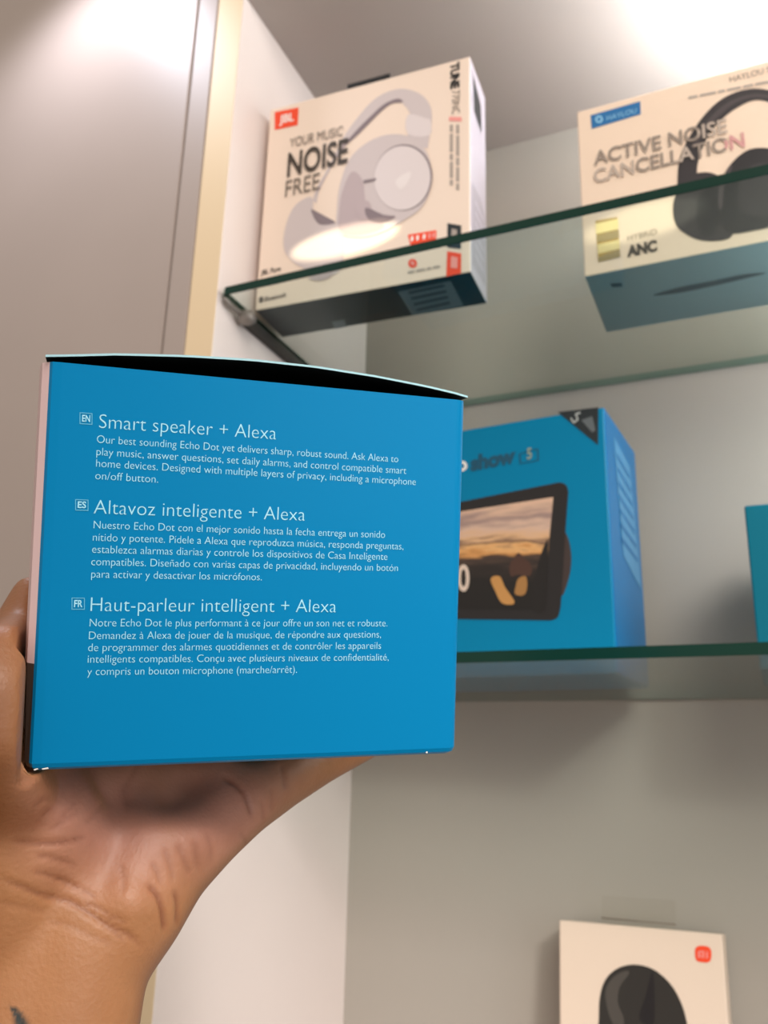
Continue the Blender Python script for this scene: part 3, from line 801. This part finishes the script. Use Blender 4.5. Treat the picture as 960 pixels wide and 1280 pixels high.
for pts in (((42, 961.5), (47, 959.8), (48, 961.2), (43, 963)), ((52, 960.5), (60, 958.8), (61, 960.6), (53, 961.8)), ((532, 939.6), (534, 939), (534.4, 941), (532.4, 941.4))):
    p = Print(); p.poly([FB_.pt(*q, .0002) for q in pts], M_wht); p.build('scuff_mark', hbx, FB_, 'small white scuff on the worn edge')

# ================================================================== the hand
def clear(P, r):     # height above the box bottom (must be below -r)
    return (P-BL)@bx_v + r
hand_bones = []
def J(px, py, d, r): return (at(px, py, d), r/1000)
def chain(*js): hand_bones.append(js)
Wu, Wr = J(96, 1195, .2355, 19.5), J(10, 1185, .2345, 19.5)
UE, RE = [(at(a, 1900, d)+norm(at(a, 1900, d)-at(b, 1560, e))*.13, .033) for a, d, b, e in ((-10, .175, 40, .205), (-210, .172, -110, .203))]
chain(UE, J(-10, 1900, .175, 26), J(40, 1560, .205, 22.5), J(72, 1310, .2275, 20.2), Wu)
chain(RE, J(-210, 1900, .172, 26), J(-110, 1560, .203, 22.5), J(-40, 1310, .2265, 20.2), Wr)
mcp_p, mcp_r, mcp_m, mcp_i = J(300, 1001, .272, 11.5), J(240, 968, .281, 11.5), J(165, 945, .286, 12), J(85, 935, .284, 12)
hyp = J(188, 1070, .252, 18.3)
chain(Wu, J(153, 1130, .243, 18), hyp, J(250, 1032, .262, 14), mcp_p)
chain(Wu, J(150, 1090, .250, 15), J(205, 1015, .270, 12), mcp_r)
chain(Wr, J(80, 1080, .248, 15), J(140, 1000, .272, 12), mcp_m)
chain(Wr, J(20, 1080, .246, 15), J(50, 1000, .270, 12), mcp_i)
chain(hyp, J(205, 1015, .270, 12)); chain(J(150, 1090, .250, 15), J(80, 1080, .248, 15))
chain(J(0, 1015, .229, 15), J(-8, 965, .215, 12), J(-8, 915, .2085, 12), J(-6, 868, .210, 12), J(-2, 838, .2145, 11.5), J(8, 818, .228, 8.5), J(18, 795, .246, 6.5))
chain(J(0, 985, .224, 13), J(6, 940, .228, 12.5), J(10, 890, .234, 11.5), J(14, 840, .243, 10.5), J(22, 790, .254, 7.5))
chain(J(-10, 985, .235, 14), J(-2, 930, .243, 13), J(6, 885, .249, 11.5), J(12, 845, .254, 10))
chain(J(-32, 985, .224, 16), J(55, 1000, .245, 14), J(120, 992, .256, 13.5), J(195, 985, .268, 12), J(262, 985, .272, 12), mcp_p)
chain(J(100, 1060, .248, 15), J(120, 992, .256, 13.5), J(120, 960, .268, 12)); chain(hyp, J(195, 985, .268, 12), J(195, 960, .280, 11))
chain(J(100, 1060, .248, 15), hyp)
chain(((UE[0]+RE[0])/2, .034), J(-100, 1900, .172, 26), J(-35, 1560, .203, 22.5), J(16, 1310, .2260, 20.2), J(53, 1192, .2345, 19.2), J(60, 1110, .243, 16))
# fingers
chain(mcp_p, J(352, 973, .291, 10), J(400, 950, .309, 8.6), J(468, 917, .329, 7.8), J(515, 893, .344, 6.6))
chain(mcp_r, J(318, 910, .320, 9.0), J(385, 870, .352, 8.2), J(430, 830, .372, 7.2))
chain(mcp_m, J(235, 880, .330, 9.4), J(300, 835, .367, 8.6), J(340, 790, .388, 7.4))
chain(mcp_i, J(130, 880, .325, 9.4), J(185, 840, .360, 8.6), J(225, 800, .380, 7.4))
# thumb and its ball
chain(Wr, J(0, 1090, .230, 17.5), J(-32, 985, .224, 16), J(-24, 905, .229, 14.5), J(0, 850, .241, 11.5), J(20, 794, .254, 7.8), J(35, 737, .264, 4.6))
chain(J(0, 1090, .230, 17.5), J(55, 1030, .236, 16), J(40, 985, .240, 14.5), J(-32, 985, .224, 16))
chain(J(55, 1030, .236, 16), J(100, 1075, .243, 15), Wu)

def ball_cloud():
    bm0 = bmesh.new(); bmesh.ops.create_icosphere(bm0, subdivisions=3, radius=1)
    bv = np.array([v.co[:] for v in bm0.verts]); bf = np.array([[v.index for v in f.verts] for f in bm0.faces]); bm0.free()
    V = []; F = []; k = 0
    for js in hand_bones:
        for (A, ra), (B, rb) in zip(js[:-1], js[1:]):
            L = np.linalg.norm(B-A); n = max(2, int(L/(min(ra, rb)*.22)))
            for i in range(n+1):
                t = i/n; V.append(bv*(ra+(rb-ra)*t)+(A+(B-A)*t)); F.append(bf+k); k += len(bv)
    return np.vstack(V), np.vstack(F)
HV, HF = ball_cloud()
me0 = bpy.data.meshes.new('hand_blank'); me0.from_pydata(HV.tolist(), [], HF.tolist())
ho = bpy.data.objects.new('hand_blank', me0); COL.objects.link(ho)
rm = ho.modifiers.new('r', 'REMESH'); rm.mode = 'VOXEL'; rm.voxel_size = .0010; rm.use_smooth_shade = True
sm = ho.modifiers.new('s', 'SMOOTH'); sm.factor = .5; sm.iterations = 55
dg = bpy.context.evaluated_depsgraph_get(); dg.update()
hm = bpy.data.meshes.new_from_object(ho.evaluated_get(dg))
bpy.data.objects.remove(ho, do_unlink=True); bpy.data.meshes.remove(me0)
n = len(hm.vertices); co = np.empty(n*3); hm.vertices.foreach_get('co', co); co = co.reshape(-1, 3)
no = np.empty(n*3); hm.vertices.foreach_get('normal', no); no = no.reshape(-1, 3)
dep = co@CF; pxx = 480+FPX*(co@CR)/dep; pyy = 640-FPX*(co@CU)/dep
facing = -(no*co).sum(1)/np.linalg.norm(co, axis=1)
crease = np.zeros(n); disp = np.zeros(n)
def seg_dist(pl):
    P = np.array(smooth_loop(pl, 6, False)); best = np.full(n, 1e9); par = np.zeros(n)
    for i in range(len(P)-1):
        a, b = P[i], P[i+1]; d = b-a; L2 = d@d
        t = np.clip(((pxx-a[0])*d[0]+(pyy-a[1])*d[1])/L2, 0, 1)
        dd = np.hypot(pxx-a[0]-t*d[0], pyy-a[1]-t*d[1])
        m_ = dd < best; best[m_] = dd[m_]; par[m_] = (i+t[m_])/(len(P)-1)
    return best, par
# (pixel polyline of the photograph's crease, depth in mm, half width in px)
CREASES = [
 ([(0, 1098), (30, 1110), (55, 1120), (85, 1126), (110, 1140), (140, 1158), (160, 1168), (176, 1182)], .65, 3.6),
 ([(106, 1128), (125, 1136), (140, 1146), (158, 1152)], .5, 3),
 ([(42, 1090), (60, 1094), (80, 1102), (100, 1112)], .5, 3),
 ([(45, 1068), (70, 1074), (95, 1083)], .5, 3),
 ([(18, 1053), (50, 1054), (80, 1053), (110, 1048)], .7, 3),
 ([(64, 1037), (80, 1025), (100, 1012)], .35, 3.5),
 ([(50, 1019), (58, 1010)], .3, 3),
 ([(185, 1107), (196, 1120), (203, 1140), (206, 1165)], .9, 3.5),
 ([(218, 1115), (222, 1130), (221, 1155)], .7, 3),
 ([(222, 1055), (230, 1075), (238, 1092)], .4, 4), ([(240, 1050), (245, 1070), (248, 1088)], .35, 4),
 ([(160, 1008), (158, 985), (168, 965), (175, 950)], .35, 3.5),
 ([(280, 970), (300, 985), (309, 1000), (314, 1020)], .7, 3.2),
 ([(205, 1060), (213, 1082), (216, 1100)], .35, 3), ([(190, 1078), (197, 1092), (201, 1106)], .4, 3),
 ([(255, 1042), (262, 1060), (264, 1078)], .3, 3), ([(150, 1080), (155, 1100), (152, 1118)], .25, 4),
 ([(60, 1150), (90, 1158), (120, 1172), (140, 1180)], .25, 3.5), ([(0, 1128), (30, 1134), (60, 1140)], .25, 3.5),
 ([(70, 1098), (95, 1108), (120, 1122)], .4, 2.5), ([(120, 1150), (140, 1164), (155, 1176)], .4, 2.5),
 ([(40, 1006), (48, 998), (58, 994)], .3, 2.5), ([(72, 1022), (86, 1012), (92, 1004)], .3, 2.5), ([(110, 1030), (122, 1016), (130, 1004)], .25, 3),
 ([(300, 1040), (306, 1050), (305, 1058)], .25, 3), ([(326, 1000), (329, 1014), (328, 1024)], .3, 2.5),
 ([(338, 985), (340, 1000), (338, 1012)], .3, 3), ([(352, 955), (355, 972), (357, 985)], .5, 3.5)]
fr_ = np.clip(facing/.25, 0, 1)
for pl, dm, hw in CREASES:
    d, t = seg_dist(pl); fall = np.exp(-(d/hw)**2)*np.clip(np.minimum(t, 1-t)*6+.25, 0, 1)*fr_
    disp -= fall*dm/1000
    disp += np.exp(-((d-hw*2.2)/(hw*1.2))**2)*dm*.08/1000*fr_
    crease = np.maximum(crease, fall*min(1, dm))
# hollow of the palm and soft swellings around it
def soft(px, py, rx, ry, mm):
    global disp
    disp += np.exp(-((pxx-px)/rx)**2-((pyy-py)/ry)**2)*mm/1000*fr_
soft(215, 985, 45, 26, -4.0); soft(165, 1128, 26, 26, 1.6); soft(250, 1045, 30, 25, 1.2)
soft(60, 1000, 50, 30, 1.5); soft(120, 1040, 30, 50, -1.2)
co = co + no*disp[:, None]
# keep flesh out of the box it carries: press it flat against the panels
loc = np.stack([(co-BL)@bx_x, (co-BL)@bx_w, (co-BL)@bx_v], 1)
lo_, hi_ = np.array([-.0038, -.0014, -.0011]), np.array([WB+.0014, DB+.0014, HB+.006])
ed = np.empty(len(hm.edges)*2, dtype=np.int64); hm.edges.foreach_get('vertices', ed); ed = ed.reshape(-1, 2)
deg = np.bincount(ed.ravel(), minlength=n).astype(float)
BX = np.stack([bx_x, bx_w, bx_v])
def press():
    loc = (co-BL)@BX.T
    ins = ((loc > lo_) & (loc < hi_)).all(1)
    pen = np.stack([loc[:, 0]-lo_[0], loc[:, 1]-lo_[1], hi_[1]-loc[:, 1], loc[:, 2]-lo_[2]], 1)
    best = pen.argmin(1)
    for k_, way in enumerate((-bx_x, -bx_w, bx_w, -bx_v)):
        m_ = ins & (best == k_); co[m_] += np.outer(pen[m_, k_], way)
    m_ = (loc[:, 0] > -.0014) & (loc[:, 0] < .02) & (loc[:, 1] > -.02) & (loc[:, 1] <= -.0014) & (loc[:, 2] > -.0025)
    co[m_] += np.outer(loc[m_, 0]+.0014, -bx_x)      # the ball of the thumb stops at the box edge
    return ins | m_
touched = press()
for _ in range(25):
    near = touched.copy()
    near[ed[near[ed[:, 0]], 1]] = True; near[ed[near[ed[:, 1]], 0]] = True
    av = np.zeros((n, 3))
    for k_ in range(3):
        av[:, k_] = (np.bincount(ed[:, 0], co[ed[:, 1], k_], n)+np.bincount(ed[:, 1], co[ed[:, 0], k_], n))/np.maximum(deg, 1)
    co[near] += (av[near]-co[near])*.5
    touched |= press()
hm.vertices.foreach_set('co', co.ravel())
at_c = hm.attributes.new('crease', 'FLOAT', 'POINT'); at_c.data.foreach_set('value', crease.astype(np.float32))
# palm skin is pinker than the forearm and the thumb's back
dpalm = np.min([np.hypot((pxx-a)/s, (pyy-b)/s2) for a, b, s, s2 in ((150, 1020, 130, 95), (260, 1010, 120, 90), (90, 1000, 80, 70))], axis=0)
palm = np.clip(1.35-dpalm, 0, 1)*np.clip((facing-.12)/.4, 0, 1)
at_p = hm.attributes.new('palm', 'FLOAT', 'POINT'); at_p.data.foreach_set('value', palm.astype(np.float32))
brown = np.maximum(np.clip((70-pxx)/70, 0, 1)*np.clip((1075-pyy)/60, 0, 1), np.clip((.55-facing)/.45, 0, 1)*(pxx > 150))  # browner on the thumb's back and where the right side turns from view
at_b = hm.attributes.new('browner_skin', 'FLOAT', 'POINT'); at_b.data.foreach_set('value', brown.astype(np.float32))
d, t = seg_dist([(13, 1259), (20, 1266), (25, 1276), (29, 1290)])
tat = np.clip(1.6-d/(2.0+7*t), 0, 1)*(facing > 0)
at_t = hm.attributes.new('tattoo', 'FLOAT', 'POINT'); at_t.data.foreach_set('value', tat.astype(np.float32))

def skin():
    M = bpy.data.materials.new('tan_skin'); M.use_nodes = True
    nt = M.node_tree; b = nt.nodes['Principled BSDF']; L = nt.links.new
    def attr(nm):
        a = nt.nodes.new('ShaderNodeAttribute'); a.attribute_name = nm; return a.outputs['Fac']
    def mixc(fac, c1, c2, blend='MIX'):
        x = nt.nodes.new('ShaderNodeMix'); x.data_type = 'RGBA'; x.blend_type = blend
        if isinstance(fac, float): x.inputs[0].default_value = fac
        else: L(fac, x.inputs[0])
        for s, c in ((6, c1), (7, c2)):
            if isinstance(c, str): x.inputs[s].default_value = lin(c)
            else: L(c, x.inputs[s])
        return x.outputs[2]
    tc = nt.nodes.new('ShaderNodeTexCoord')
    n1 = nt.nodes.new('ShaderNodeTexNoise'); n1.inputs['Scale'].default_value = 90; n1.inputs['Detail'].default_value = 5
    n2 = nt.nodes.new('ShaderNodeTexNoise'); n2.inputs['Scale'].default_value = 1100; n2.inputs['Detail'].default_value = 3
    vo = nt.nodes.new('ShaderNodeTexVoronoi'); vo.inputs['Scale'].default_value = 700
    for q in (n1, n2, vo): L(tc.outputs['Object'], q.inputs['Vector'])
    base = mixc(n1.outputs['Fac'], '#a06b43', '#b88157')
    pal = mixc(n1.outputs['Fac'], '#a86f5a', '#c58c77')
    c = mixc(attr('palm'), base, pal)
    c = mixc(attr('browner_skin'), c, '#8a5936')
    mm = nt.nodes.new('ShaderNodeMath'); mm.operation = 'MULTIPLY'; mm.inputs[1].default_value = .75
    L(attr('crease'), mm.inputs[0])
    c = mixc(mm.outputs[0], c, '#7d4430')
    c = mixc(attr('tattoo'), c, '#2d3230')
    L(c, b.inputs['Base Color'])
    b.inputs['Roughness'].default_value = .48
    b.inputs['Subsurface Weight'].default_value = .12
    b.inputs['Subsurface Radius'].default_value = (1, .35, .2); b.inputs['Subsurface Scale'].default_value = .003
    bp1 = nt.nodes.new('ShaderNodeBump'); bp1.inputs['Strength'].default_value = .35; bp1.inputs['Distance'].default_value = .0003
    L(n2.outputs['Fac'], bp1.inputs['Height'])
    bp2 = nt.nodes.new('ShaderNodeBump'); bp2.inputs['Strength'].default_value = .18; bp2.inputs['Distance'].default_value = .0004
    L(vo.outputs['Distance'], bp2.inputs['Height']); L(bp1.outputs['Normal'], bp2.inputs['Normal'])
    L(bp2.outputs['Normal'], b.inputs['Normal'])
    return M
per = root('person', 'person\'s left hand and bare forearm, palm up, holding the blue box', 'person', at(40, 1560, .205))
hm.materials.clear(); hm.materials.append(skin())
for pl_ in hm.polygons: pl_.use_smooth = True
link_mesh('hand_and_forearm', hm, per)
